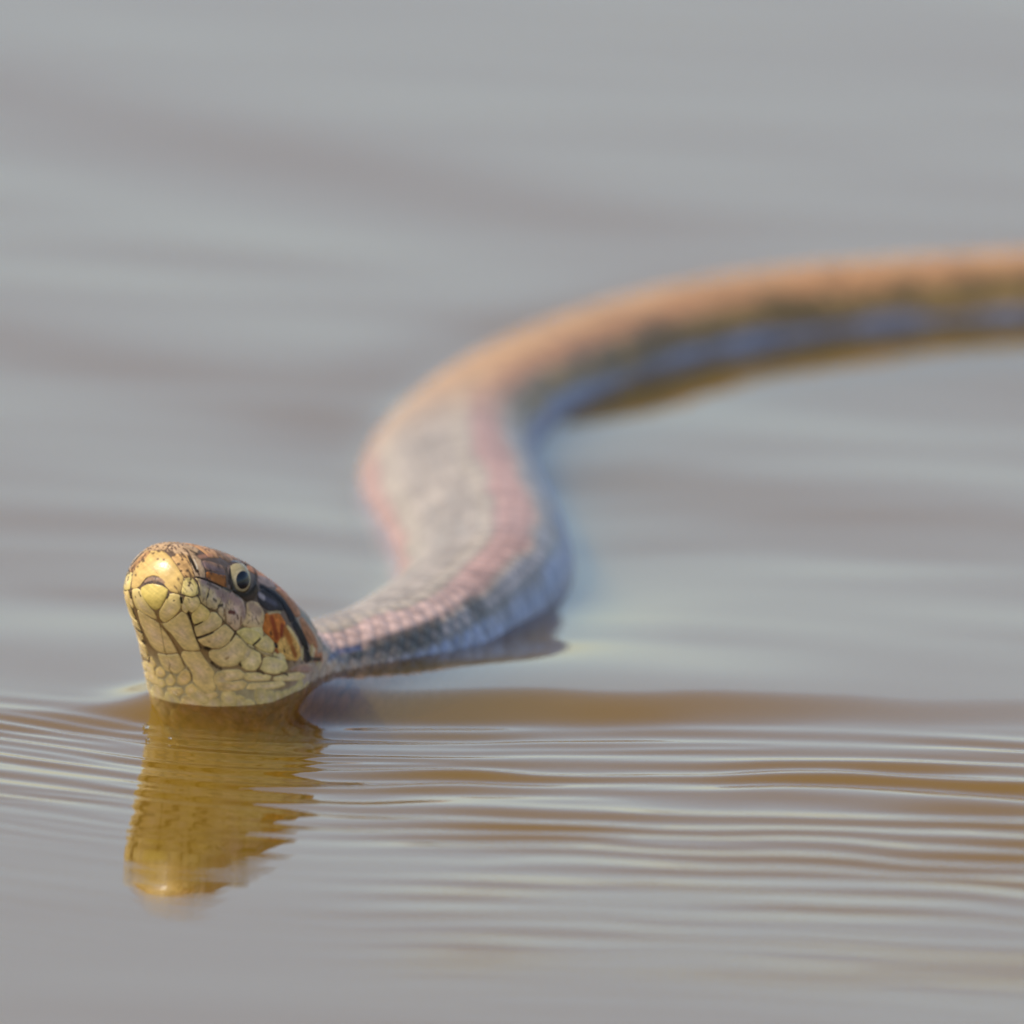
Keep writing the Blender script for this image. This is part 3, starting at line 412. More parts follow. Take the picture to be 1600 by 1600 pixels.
# pigment, strength, radius, path
MARKS = [
    ((0.025, 0.018, 0.012), 1.00, 0.16, [(4.78, 4.17, -3.28), (4.89, 4.60, -3.04), (5.00, 5.02, -2.72)]),
    ((0.025, 0.018, 0.012), 1.00, 0.19, [(6.70, 3.95, -4.49), (6.87, 4.76, -4.04), (7.22, 5.54, -3.45)]),
    ((0.025, 0.018, 0.012), 1.00, 0.18, [(2.84, 3.98, -2.27), (3.45, 4.03, -2.59), (4.09, 3.98, -2.99)]),
    ((0.050, 0.030, 0.018), 0.90, 0.13, [(4.09, 3.98, -2.99), (5.47, 3.87, -3.85), (6.91, 3.80, -4.69), (8.13, 3.89, -5.34)]),
    ((0.025, 0.018, 0.012), 1.00, 0.34, [(8.42, 4.36, -5.21), (8.81, 4.63, -5.24)]),
    ((0.050, 0.030, 0.018), 1.00, 0.21, [(10.70, 4.43, -6.47), (11.42, 4.68, -6.74), (12.08, 5.11, -6.85)]),
    ((0.025, 0.018, 0.012), 1.00, 0.18, [(10.19, 6.73, -3.50), (10.17, 6.96, -2.90), (10.17, 7.12, -2.39)]),
    ((0.025, 0.018, 0.012), 1.00, 0.19, [(13.61, 8.11, -2.98), (14.00, 8.34, -2.44), (14.27, 8.47, -2.01)]),
    ((0.025, 0.018, 0.012), 0.90, 0.21, [(13.20, 6.91, -5.62), (13.57, 6.96, -5.84)]),
    ((0.050, 0.030, 0.018), 0.90, 0.16, [(15.41, 8.53, -3.93), (15.74, 8.55, -4.34)]),
    ((0.050, 0.030, 0.018), 0.90, 0.18, [(15.99, 8.20, -5.71), (16.99, 8.55, -5.81)]),
    ((0.025, 0.018, 0.012), 0.90, 0.16, [(19.33, 9.53, -4.81), (20.08, 9.69, -4.75), (20.86, 9.77, -4.77)]),
    ((0.025, 0.018, 0.012), 1.00, 0.21, [(1.02, 3.57, -0.91), (1.41, 3.58, -1.38)]),
    ((0.025, 0.018, 0.012), 1.00, 0.14, [(0.44, 2.11, -0.79), (0.64, 1.84, -1.25)]),
    ((0.160, 0.080, 0.020), 0.80, 0.11, [(1.96, 0.34, -2.67), (2.91, -0.09, -3.26), (3.95, 0.17, -3.86), (5.61, 0.47, -4.77), (7.15, 0.81, -5.63), (8.12, 1.00, -6.17), (10.12, 1.00, -7.27), (11.03, 1.47, -7.71), (12.40, 1.24, -8.51)]),
    ((0.050, 0.030, 0.018), 0.85, 0.14, [(1.72, 4.97, 1.41), (2.07, 5.23, 0.70), (2.34, 5.36, -0.05)]),
    ((0.025, 0.018, 0.012), 0.90, 0.19, [(3.55, 5.81, 0.51), (3.53, 5.81, 0.17)]),
    ((0.025, 0.018, 0.012), 0.80, 0.21, [(4.62, 6.09, 0.17), (5.15, 6.21, 0.09)]),
    ((0.025, 0.018, 0.012), 0.90, 0.24, [(5.83, 6.34, -0.37), (6.45, 6.50, -0.02)]),
    ((0.090, 0.010, 0.008), 0.95, 0.29, [(7.99, 6.85, -0.46), (8.80, 7.05, -0.29)]),
    ((0.110, 0.040, 0.015), 0.90, 0.18, [(9.48, 7.21, -0.50), (9.73, 7.26, -0.84)]),
    ((0.200, 0.080, 0.020), 0.80, 0.19, [(10.17, 7.40, -0.45), (10.43, 7.40, -1.38)]),
    ((0.140, 0.060, 0.020), 0.80, 0.14, [(12.60, 8.09, 0.47), (12.84, 8.16, 0.05), (13.41, 8.31, -0.27)]),
    ((0.160, 0.080, 0.030), 0.80, 0.13, [(11.50, 7.76, -0.87), (11.71, 7.83, -0.47)]),
    ((0.160, 0.080, 0.030), 0.80, 0.13, [(11.96, 7.91, 0.27), (12.24, 7.99, -0.30)]),
    ((0.220, 0.110, 0.040), 0.80, 0.18, [(6.98, 6.61, -0.44), (7.33, 6.61, -1.17)]),
    ((0.300, 0.160, 0.050), 0.70, 0.16, [(7.75, 4.88, -4.44), (8.01, 4.95, -4.53)]),
    ((0.300, 0.160, 0.050), 0.70, 0.21, [(11.39, 5.90, -5.64), (11.44, 6.10, -5.44)]),
    ((0.300, 0.170, 0.090), 0.90, 0.21, [(0.08, -1.29, 0.56), (0.06, -0.81, 0.93), (0.04, 0.26, 1.02), (0.06, 0.97, 0.67)]),
    ((0.050, 0.030, 0.020), 1.00, 0.12, [(0.08, -1.23, 0.32), (0.01, -0.17, 0.60), (0.05, 0.74, 0.48), (0.10, 1.42, 0.18)]),
    ((0.060, 0.035, 0.020), 0.75, 0.12, [(0.82, 3.59, -0.55), (1.64, 4.73, -0.55), (2.14, 5.22, -0.20), (2.99, 5.40, -0.86), (4.23, 5.76, -1.13), (5.85, 6.23, -1.13), (8.05, 6.61, -1.96), (10.21, 7.12, -2.46), (13.00, 7.79, -3.44), (15.44, 8.62, -3.58), (17.64, 9.29, -3.31), (20.37, 9.90, -3.06), (23.94, 9.98, -2.28)]),
    ((0.030, 0.035, 0.060), 0.90, 0.40, [(38.45, 8.09, -2.32), (40.13, 8.29, -0.81)]),
    ((0.070, 0.090, 0.170), 0.75, 0.48, [(33.74, 8.12, 0.86), (38.26, 6.87, 3.05), (42.69, 7.22, 4.85)]),
    ((0.270, 0.170, 0.150), 0.85, 0.56, [(2.35, 5.30, 1.78), (3.85, 5.85, 1.68), (5.75, 6.32, 1.52), (7.03, 6.62, 1.41)]),
    ((0.270, 0.160, 0.145), 0.80, 0.52, [(5.22, 6.22, 1.11), (6.86, 6.60, 0.69)]),
    ((0.300, 0.170, 0.150), 0.85, 0.64, [(7.89, 6.81, 1.51), (9.20, 7.13, 1.25)]),
    ((0.330, 0.190, 0.150), 0.80, 0.48, [(10.03, 7.36, 0.84), (10.56, 7.51, -0.16)]),
    ((0.460, 0.340, 0.300), 0.80, 0.12, [(8.53, 6.92, 2.03), (9.72, 7.26, 1.57), (10.40, 7.47, 0.79), (10.66, 7.54, -0.13)]),
    ((0.330, 0.200, 0.140), 0.80, 0.72, [(11.56, 7.78, 1.31), (13.01, 8.18, 1.18)]),
    ((0.260, 0.045, 0.012), 0.90, 0.52, [(15.38, 8.88, 1.01), (16.12, 9.09, 0.07), (16.96, 9.28, -1.01)]),
    ((0.240, 0.040, 0.015), 0.95, 0.48, [(17.45, 9.39, 0.65), (17.78, 9.48, -0.42)]),
    ((0.360, 0.100, 0.015), 0.90, 0.64, [(18.32, 9.60, 0.25), (19.55, 9.86, -0.72)]),
    ((0.300, 0.070, 0.010), 0.90, 0.52, [(20.22, 9.95, -1.35), (21.39, 9.98, -2.01)]),
    ((0.020, 0.012, 0.015), 1.00, 0.32, [(17.04, 9.27, -1.90), (17.36, 9.33, -2.06)]),
    ((0.300, 0.060, 0.010), 0.90, 0.28, [(17.43, 9.31, -2.54), (17.74, 9.38, -2.69)]),
    ((0.025, 0.018, 0.012), 0.90, 0.18, [(18.72, 9.66, -2.05), (18.95, 9.70, -2.32)]),
    ((0.025, 0.018, 0.012), 0.80, 0.20, [(15.65, 8.96, -0.74), (15.86, 9.01, -1.01)]),
    ((0.750, 0.580, 0.260), 0.85, 0.24, [(18.66, 9.67, 0.85), (20.65, 9.99, -0.06), (22.82, 10.00, -0.77), (23.39, 9.98, -1.94)]),
    ((0.460, 0.360, 0.180), 0.80, 0.20, [(14.80, 8.68, 1.49), (16.14, 8.99, 2.07), (16.89, 9.14, 2.21)]),
    ((0.020, 0.018, 0.022), 1.00, 0.56, [(13.37, 7.64, 4.41), (15.33, 8.16, 4.26), (17.28, 8.78, 3.71)]),
    ((0.020, 0.018, 0.022), 1.00, 0.64, [(17.28, 8.78, 3.71), (19.09, 9.54, 2.46), (21.27, 9.96, 1.12)]),
    ((0.022, 0.018, 0.016), 1.00, 0.56, [(21.27, 9.96, 1.12), (23.50, 10.00, -0.24), (24.78, 9.99, -1.37)]),
    ((0.030, 0.020, 0.015), 0.90, 0.32, [(25.33, 9.98, -1.30), (29.72, 9.05, -0.21)]),
    ((0.400, 0.330, 0.320), 0.90, 0.40, [(12.96, 7.92, 3.23), (13.57, 8.11, 3.09)]),
    ((0.120, 0.110, 0.140), 0.60, 0.40, [(14.16, 8.27, 3.10), (15.85, 8.75, 2.96)]),
    ((0.060, 0.035, 0.020), 0.95, 0.40, [(7.68, 6.66, 2.60), (8.76, 6.97, 2.11), (10.46, 7.42, 2.05), (12.25, 7.81, 2.85)]),
    ((0.025, 0.018, 0.012), 0.95, 0.26, [(7.64, 6.44, 3.65), (7.91, 6.68, 2.83), (8.23, 6.83, 2.27)]),
    ((0.025, 0.018, 0.012), 0.85, 0.32, [(13.85, 5.57, 6.87), (13.41, 6.36, 6.24), (12.77, 6.99, 5.34), (12.23, 7.34, 4.45), (11.66, 7.48, 3.62), (11.00, 7.46, 2.92), (10.23, 7.32, 2.42), (9.41, 7.13, 2.17), (8.56, 6.92, 2.18), (7.82, 6.71, 2.44), (7.31, 6.52, 2.96), (7.14, 6.32, 3.67), (7.44, 6.10, 4.50), (8.26, 5.83, 5.39)]),
    ((0.025, 0.018, 0.012), 1.00, 0.24, [(1.53, 3.28, 4.45), (1.51, 3.78, 3.90), (1.54, 4.28, 3.21), (1.72, 4.65, 2.79)]),
    ((0.025, 0.018, 0.012), 0.90, 0.16, [(2.14, 2.85, 5.42), (2.39, 3.39, 5.29), (2.58, 3.79, 5.13)]),
    ((0.620, 0.500, 0.340), 0.90, 0.14, [(1.76, 3.85, 4.23), (1.78, 4.36, 3.53), (1.77, 4.55, 3.13)]),
    ((0.025, 0.018, 0.012), 0.95, 0.18, [(1.69, 4.84, 2.05), (2.90, 5.49, 2.12), (4.36, 5.94, 2.17), (6.00, 6.33, 2.09), (7.52, 6.69, 2.06)]),
    ((0.050, 0.030, 0.018), 0.70, 0.21, [(3.17, 5.64, 1.71), (5.08, 6.16, 1.64)]),
    ((0.400, 0.140, 0.030), 0.80, 0.48, [(4.31, 5.84, 2.73), (5.90, 6.22, 2.80)]),
    ((0.200, 0.130, 0.120), 0.80, 0.48, [(2.72, 4.79, 4.01), (4.51, 5.56, 3.92), (5.95, 5.92, 4.04)]),
    ((0.440, 0.200, 0.110), 0.70, 0.32, [(2.66, 4.07, 4.93), (4.83, 4.45, 5.75)]),
    ((0.460, 0.220, 0.120), 0.70, 0.32, [(8.49, 4.40, 6.81), (10.62, 4.56, 7.10)]),
    ((0.050, 0.035, 0.030), 0.85, 0.21, [(11.60, 4.61, 7.21), (12.60, 5.17, 7.02), (13.60, 5.53, 6.89)]),
    ((0.420, 0.130, 0.090), 0.90, 0.40, [(16.85, 6.70, 6.22), (18.11, 7.09, 5.94), (19.36, 7.58, 5.57)]),
    ((0.400, 0.160, 0.100), 0.70, 0.40, [(20.47, 7.76, 5.37), (21.12, 8.77, 4.31)]),
    ((0.060, 0.035, 0.020), 0.90, 0.21, [(1.57, -3.21, 4.57)]),
    ((0.060, 0.035, 0.020), 0.90, 0.19, [(0.43, -0.42, 3.57)]),
    ((0.060, 0.035, 0.020), 0.90, 0.24, [(1.63, -4.56, 2.81)]),
    ((0.060, 0.035, 0.020), 0.90, 0.19, [(0.58, -3.04, 2.39)]),
    ((0.060, 0.035, 0.020), 0.90, 0.18, [(0.68, -3.67, 1.36)]),
    ((0.060, 0.035, 0.020), 0.90, 0.22, [(1.05, -4.33, 1.08)]),
    ((0.060, 0.035, 0.020), 0.90, 0.21, [(0.42, 3.01, 1.28)]),
    ((0.060, 0.035, 0.020), 0.90, 0.24, [(0.86, 1.46, 4.35)]),
    ((0.060, 0.035, 0.020), 0.90, 0.26, [(0.62, 2.47, 3.20)]),
    ((0.060, 0.035, 0.020), 0.90, 0.24, [(0.93, 3.73, 2.57)]),
    ((0.060, 0.035, 0.020), 0.90, 0.20, [(1.76, 0.52, 5.70)]),
    ((0.060, 0.035, 0.020), 0.90, 0.20, [(0.96, 2.69, 3.90)]),
    ((0.060, 0.035, 0.020), 0.90, 0.16, [(1.26, 2.27, 4.70)]),
    ((0.060, 0.035, 0.020), 0.90, 0.19, [(1.00, 4.30, 0.73)]),
    ((0.060, 0.035, 0.020), 0.90, 0.16, [(0.96, 2.70, -1.34)]),
    ((0.060, 0.035, 0.020), 0.90, 0.21, [(1.10, 4.32, 1.59)]),
    ((0.060, 0.035, 0.020), 0.90, 0.16, [(1.10, 0.57, 4.93)]),
    ((0.060, 0.035, 0.020), 0.90, 0.16, [(1.33, -0.52, 5.23)]),
    ((0.060, 0.035, 0.020), 0.90, 0.14, [(0.76, 3.71, 1.85)]),
    ((0.060, 0.035, 0.020), 0.90, 0.16, [(3.10, 3.50, 5.67)]),
    ((0.060, 0.035, 0.020), 0.90, 0.18, [(5.32, 3.59, 6.49)]),
    ((0.060, 0.035, 0.020), 0.90, 0.19, [(6.65, 4.30, 6.43)]),
    ((0.060, 0.035, 0.020), 0.90, 0.13, [(1.64, -2.38, 5.16)]),
]
EYE = (9.95, 6.77, 4.43)
# ---------------------------------------------------------------- the snake's body: one continuous skin
def mixc(a, b, k):
    return a * (1 - k[..., None]) + np.asarray(b) * k[..., None]

def body_pigment(S, PH, cell_rand, edge):
    """pigment bands that run along the body; the blue of the lower sides is painted sky light"""
    d = np.abs(np.degrees(PH))
    late = sstep(185, 255, S)                                # the rear body is more orange and olive
    c = np.zeros(S.shape + (3,)) + np.array([0.335, 0.262, 0.195])
    wob = 4.5 * vnoise(S / 9, PH * 2, 21)
    c = mixc(c, (0.385, 0.30, 0.215), sstep(12, 17, d + wob) * (1 - sstep(23, 29, d + wob)))
    c = mixc(c, (0.47, 0.25, 0.10), late * (1 - sstep(30, 40, d)))
    red = sstep(25, 32, d + wob) * (1 - sstep(50, 60, d + wob))
    c = mixc(c, (0.40, 0.235, 0.18), red * (1 - late))
    c = mixc(c, (0.50, 0.33, 0.26), red * (1 - sstep(62, 90, S)))
    c = mixc(c, (0.42, 0.20, 0.085), red * late)
    c = mixc(c, (0.26, 0.235, 0.23), sstep(56, 66, d + wob) * (1 - late))
    c = mixc(c, (0.30, 0.185, 0.06), sstep(50, 62, d + wob) * late)
    dark = np.maximum(1 - sstep(70, 92, S), .5 * sstep(178, 215, S) * (1 - .3 * sstep(270, 330, S)))
    blot = sstep(-.25, .25, vnoise(S / 5.0, PH * 0 + np.sign(PH) * 5, 22) + .6 * cell_rand + .55 * sstep(38, 48, S) * (1 - sstep(80, 100, S))) * sstep(49, 55, d) * (1 - sstep(72, 82, d))
    c = mixc(c, (0.05, 0.045, 0.035), .85 * blot * dark)
    speck = sstep(.05, .6, cell_rand + .5 * vnoise(S / 14, PH * 3, 25)) * late * sstep(34, 44, d) * (1 - sstep(74, 84, d))
    c = mixc(c, (0.09, 0.065, 0.03), .75 * speck)
    flank_sky = sstep(74, 90, d + wob - 4 * late)
    c = mixc(c, (0.28, 0.33, 0.47), flank_sky)  # sky light and its reflection painted blue along the lower side
    c = mixc(c, (0.32, 0.375, 0.52), flank_sky * late)  # the same painted sky light, brighter towards the rear
    c = mixc(c, (0.46, 0.33, 0.24), sstep(64, 78, d) * (1 - sstep(40, 56, S)))
    belly = sstep(125, 140, d + wob - 25 * sstep(40, 60, S))
    c = mixc(c, (0.50, 0.40, 0.16), belly)
    c *= (1 + .22 * cell_rand)[..., None]
    c = mixc(c, c * .45, edge * .6)
    return np.clip(c, 0.01, 1)

def near_path(p, path):
    path = np.asarray(path, float)
    if len(path) == 1:
        return np.linalg.norm(p - path[0], axis=-1)
    best = np.full(p.shape[:-1], 1e9)
    for a, b in zip(path[:-1], path[1:]):
        ab = b - a
        t = np.clip(((p - a) @ ab) / max(ab @ ab, 1e-9), 0, 1)
        best = np.minimum(best, np.linalg.norm(p - a - t[..., None] * ab, axis=-1))
    return best

def to_head(P):
    w = P - SNOUT
    return np.stack([-(w @ FWD), w @ LEFT, w @ UP], -1)

def add_marks(h, col):
    """pigment spots, seams and stripes, the same on both sides of the head"""
    h = h.copy(); h[..., 1] = np.abs(h[..., 1])
    for c, strength, radius, path in MARKS:
        path = np.array(path); path[:, 1] = np.abs(path[:, 1])
        d = near_path(h, path)
        col = mixc(col, c, strength * (1 - sstep(radius * (.55 if radius < .35 else .30), radius * (1.25 if radius < .35 else 1.45), d)))
    return col

def head_paint(P, S, PH, col):
    n = int((S[:, 0] < 46).sum())
    h = to_head(P[:n])
    seam = np.zeros(h.shape) + np.array([0.12, 0.07, 0.04])
    seam = mixc(seam, (0.27, 0.165, 0.065), sstep(-.3, -1.2, h[..., 2]))
    seam = mixc(seam, (0.45, 0.36, 0.19), sstep(-5.5, -8.0, h[..., 2]))
    c = mixc(seam, (0, 0, 0), np.zeros(seam.shape[:-1]))
    k = sstep(19, 27, S[:n] + 3 * sstep(-4, 3, h[..., 2]))
    c = c * (1 - k[..., None]) + col[:n] * k[..., None]
    col = col.copy(); col[:n] = add_marks(h, c)
    return col

def build_body(paint=None):
    ts = np.concatenate([[0.0], np.geomspace(.03, 1.0, 14), np.arange(1.15, 34, .25), np.arange(34, 110, .35), np.arange(110, 380, .8), np.arange(380, SPINE_LEN - 1, 3.0), [SPINE_LEN - .5]])
    nph = 220
    phis = np.linspace(-math.pi, math.pi, nph + 1)[:-1]
    P, left, up = tube(ts, phis)
    # outward normals of the smooth skin
    du = np.gradient(P, axis=0); dv = np.roll(P, -1, 1) - np.roll(P, 1, 1)
    n = np.cross(dv, du); n /= np.maximum(np.linalg.norm(n, axis=-1, keepdims=True), 1e-9)
    ctr = spine_at(ts)[:, None, :]
    n *= np.sign(((P - ctr) * n).sum(-1, keepdims=True) + 1e-12)
    S = np.repeat(ts[:, None], nph, 1); PH = np.repeat(phis[None, :], len(ts), 0)
    # overlapping lozenge scales in slanting rows
    rows = 30.0
    u = S / 3.1; v = PH / (2 * math.pi) * rows
    a = u + v * .5; b = u - v * .5
    ia, ib = np.floor(a), np.floor(b); fa, fb = a - ia, b - ib
    rnd = np.random.RandomState(5).rand(1024, 64) * 2 - 1
    cell = rnd[(ia.astype(int)) % 1024, (ib.astype(int)) % 64]
    em = np.minimum(np.minimum(fa, 1 - fa), np.minimum(fb, 1 - fb))
    edge = 1 - sstep(.03, .13, em)
    dome = sstep(0, .3, em)
    keel = np.exp(-((fa - fb) / .09) ** 2) * dome
    on = sstep(25, 30, S)
    on = np.maximum(on, sstep(19, 23, S) * sstep(math.radians(118), math.radians(128), np.abs(PH)))
    tip = 1 - sstep(SPINE_LEN - 40, SPINE_LEN, S)
    P = P + n * (on * tip * (.17 * dome + .08 * (fa + fb) * .5 * dome + .05 * keel - .07))[..., None]
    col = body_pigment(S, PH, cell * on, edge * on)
    if paint is not None:
        col = paint(P, S, PH, col)
    nt = len(ts)
    verts = P.reshape(-1, 3)
    i = np.arange(nt * nph).reshape(nt, nph); k = np.roll(i, -1, 1)
    quads = np.stack([i[1:-1], i[2:], k[2:], k[1:-1]], -1).reshape(-1, 4)
    # snout pole and tail pole
    base = len(verts)
    verts = np.concatenate([verts, [P[0].mean(0)], [P[-1].mean(0)]])
    tris = np.concatenate([np.stack([np.full(nph, base), i[1], k[1]], -1), np.stack([np.full(nph, base + 1), k[-1], i[-1]], -1)])
    cols = np.concatenate([col.reshape(-1, 3), [col[0, 0]], [col[-1, 0]]])
    return verts, quads, tris, cols

snake = bpy.data.objects.new('snake', None)
snake.location = (0, 0, 0)
snake.empty_display_size = 0.02
sc.collection.objects.link(snake)
snake['label'] = 'reddish brown striped snake swimming with its cream head raised above the water'
snake['category'] = 'snake'
verts, quads, tris, cols = build_body(head_paint)
me = mesh_from_arrays('body', verts * MM, quads, tris)
set_pigment(me, cols)
body = link('body', me, MAT_BODY, snake)
# ---------------------------------------------------------------- head scales: raised plates lying on the skin
def base_head_bvh():
    ts = np.concatenate([np.geomspace(.02, 1, 12), np.arange(1.15, 36, .3)])
    ph = np.linspace(-math.pi, math.pi, 241)
    P, _, _ = tube(ts, ph)
    H = to_head(P)
    nt, n = H.shape[:2]
    i = np.arange(nt * n).reshape(nt, n)
    q = np.stack([i[:-1, :-1], i[1:, :-1], i[1:, 1:], i[:-1, 1:]], -1).reshape(-1, 4)
    return BVHTree.FromPolygons([tuple(v) for v in H.reshape(-1, 3)], [tuple(map(int, f)) for f in q])

HEAD_BVH = base_head_bvh()
rng = np.random.RandomState(11)

def smooth_outline(p, n=44):
    p = np.asarray(p, float)
    for _ in range(2):                                   # corner cutting
        nx = np.roll(p, -1, 0)
        p = np.stack([p * .88 + nx * .12, p * .12 + nx * .88], 1).reshape(-1, 3)
    d = np.concatenate([[0], np.cumsum(np.linalg.norm(np.diff(np.concatenate([p, p[:1]]), axis=0), axis=1))])
    q = np.linspace(0, d[-1], n, endpoint=False)
    pc = np.concatenate([p, p[:1]])
    return np.stack([np.interp(q, d, pc[:, k]) for k in range(3)], -1)

RELIEF_F = [0, .16, .33, .50, .66, .80, .89, .955, 1.0]
RELIEF_H = [.22, .22, .215, .21, .20, .185, .16, .09, -.10]

def make_scale(name, color, outline):
    raw = np.asarray(outline, float)
    upper = raw[:, 2].mean() > -1.2 and name in ('lip_scale', 'rostral_scale', 'snout_scale', 'crown_scale')
    size = np.linalg.norm(raw - raw.mean(0), axis=1).mean()
    n = int(np.clip(size * 44, 36, 110))
    b = smooth_outline(raw, n)
    c = b.mean(0)
    FR = np.concatenate([[1.0, .965, .92, .87], np.linspace(.81, .06, int(np.clip(size * 9, 5, 24)))])
    HT = np.interp(FR, RELIEF_F, RELIEF_H)
    lift = min(1.0, .35 + size / 2.6) * .40
    inset = 1 + .155 / max(size, .5)
    rings = [c + (b - c) * f * inset for f in FR] + [c[None, :]]
    hts = np.concatenate([np.full(n, h) for h in HT] + [[.23]])
    pts = np.concatenate(rings)
    out = np.empty_like(pts)
    tilt = rng.uniform(-.05, .05)
    for k, (p, h) in enumerate(zip(pts, hts)):
        co, no, _, _ = HEAD_BVH.find_nearest(p)
        no = np.array(no)
        if (no * np.array([0 if co.x > 1.2 else -1, co.y, co.z])).sum() < 0:
            no = -no
        hh = h * lift if h > 0 else h
        hh += tilt * (p[0] - c[0]) / max(size, .3) * (h > 0)
        out[k] = np.array(co) + no * hh
    jit = rng.uniform(.90, 1.10) * (1 + rng.uniform(-.04, .04, 3))
    col = np.zeros(out.shape) + np.asarray(color) * jit
    rim = np.concatenate([np.full(n, max(0, (f - .80) / .2)) for f in FR] + [[0]])
    mid = np.concatenate([np.full(n, max(0, 1 - f / .75)) for f in FR] + [[1]])
    if name in ('lip_scale', 'chin_scale', 'throat_scale'):
        col = mixc(col, np.asarray(color) * [1.02, .97, 1.25], mid * .8)
        col = mixc(col, np.asarray(color) * [.92, .86, .55], (1 - mid) * .5)
    mott = vnoise(out[:, 0] * 2.3 + 7, (out[:, 1] + 1.7 * out[:, 2]) * 2.3, 31) + .6 * vnoise(out[:, 0] * 5.1, (out[:, 1] - 1.3 * out[:, 2]) * 5.1, 32)
    col = col * (1 + (.13 if name in ('lip_scale', 'chin_scale', 'throat_scale', 'rostral_scale', 'mental_scale') else .30) * mott)[:, None]
    if name in ('crown_scale', 'brow_scale', 'snout_scale'):
        fleck = sstep(.42, .62, vnoise(out[:, 0] * 2.9 + 3, (out[:, 1] * 1.2 + out[:, 2]) * 2.9, 33))
        col = mixc(col, (.06, .035, .025), fleck * .75)
    col = mixc(col, np.asarray(color) * .5, rim * .32)
    if upper:
        sp = sstep(.40, .55, vnoise(out[:, 0] * 3.3 + 3, (out[:, 1] * 1.1 + out[:, 2]) * 3.3, 34) * sstep(-.3, .3, vnoise(out[:, 0] * .6, out[:, 2] * .6, 35) + .25))
        col = mixc(col, (.05, .028, .02), sp * (.45 if name == 'lip_scale' else .8))
    col = add_marks(out, col)
    quads = []
    for r in range(len(FR) - 1):
        for k in range(n):
            quads.append((r * n + k, r * n + (k + 1) % n, (r + 1) * n + (k + 1) % n, (r + 1) * n + k))
    last = (len(FR) - 1) * n
    tris = [(last + k, last + (k + 1) % n, len(FR) * n) for k in range(n)]
    w = head_to_world(out) * MM
    # outward winding
    a, b2, d = w[last], w[last + n // 3], w[last + 2 * n // 3]
    nrm = np.cross(b2 - a, d - a)
    no = np.array(HEAD_BVH.find_nearest(c)[1])
    ctr = head_to_world(np.array([c[0] + (3 if c[0] < 3 else 0), 0.0, 0.0])) * MM
    if nrm @ (w.mean(0) - ctr) < 0:
        quads = [q[::-1] for q in quads]; tris = [t[::-1] for t in tris]
    me = mesh_from_arrays(name, w, quads, tris)
    set_pigment(me, np.clip(col, .005, 1))
    return link(name, me, MAT_SCALE if name in ('rostral_scale', 'mental_scale', 'lip_scale', 'chin_scale', 'throat_scale') else MAT_DULL, snake)

for name, both, color, outline in HEAD_SCALES:
    make_scale(name, color, outline)
    if both:
        make_scale(name, color, [(x, -y, z) for x, y, z in outline])

# smaller scales fill the throat and the back of the jaw in staggered rows
placed = [np.array(o) for _, _, _, o in HEAD_SCALES] + [np.array(o) * [1, -1, 1] for _, b, _, o in HEAD_SCALES if b]
def free(p, gap):
    for o in placed:
        if np.linalg.norm(o - p, axis=1).min() < gap or (np.linalg.norm(o.mean(0) - p) < np.linalg.norm(o - o.mean(0), axis=1).mean() * .62):
            return False
    return True
for row, t in enumerate(np.arange(13.5, 31.0, 1.25)):
    w_row = 2.5
    for k in np.arange(-8, 9):
        arc = (k + .5 * (row % 2)) * w_row
        ph0 = arc / float(np.mean(pchip(TT, WW, np.array([t])) + pchip(TT, ZB, np.array([t]))) * .5)
        phi = math.pi - abs(ph0)
        if phi < math.radians(80) or (phi < math.radians(96) and t < 24):
            continue
        phi = phi * (1 if ph0 >= 0 else -1)
        p = to_head(tube(np.array([t]), np.array([phi]))[0][0, 0])
        if not free(p, .55):
            continue
        pts = []
        for a in np.linspace(0, 2 * math.pi, 10, endpoint=False):
            dt, dp = 1.22 * math.cos(a), 1.0 * math.sin(a)
            dt *= 1 - .18 * abs(math.sin(a))
            pts.append(to_head(tube(np.array([t + dt]), np.array([phi + dp * 1.22 / float(pchip(TT, ZB, np.array([t]))[0])]))[0][0, 0]))
        make_scale('throat_scale', np.array((.70, .54, .26)) * rng.uniform(.85, 1.05), pts)

# ---------------------------------------------------------------- eyes
MAT_EYE = plain('eye_dark', (0.045, 0.03, 0.02), 0.12)
MAT_IRIS = skin_material('iris', 0.08, 2500, 0.0)
MAT_PUPIL = plain('pupil_black', (0.006, 0.008, 0.014), 0.03)

def cap(center, axis, upv, r, a0, a1, na=14, nr=48, squash=1.0):
    axis = unit(axis); side = unit(np.cross(upv, axis)); upp = np.cross(axis, side)
    ang = np.linspace(a0, a1, na); ph = np.linspace(0, 2 * math.pi, nr, endpoint=False)
    A, Pp = np.meshgrid(ang, ph, indexing='ij')
    d = np.cos(A)[..., None] * axis + np.sin(A)[..., None] * (np.cos(Pp)[..., None] * side * squash + np.sin(Pp)[..., None] * upp)
    P = center + r * d
    i = np.arange(na * nr).reshape(na, nr); k = np.roll(i, -1, 1)
    return P.reshape(-1, 3), np.stack([i[:-1], i[1:], k[1:], k[:-1]], -1).reshape(-1, 4), A.ravel(), Pp.ravel()

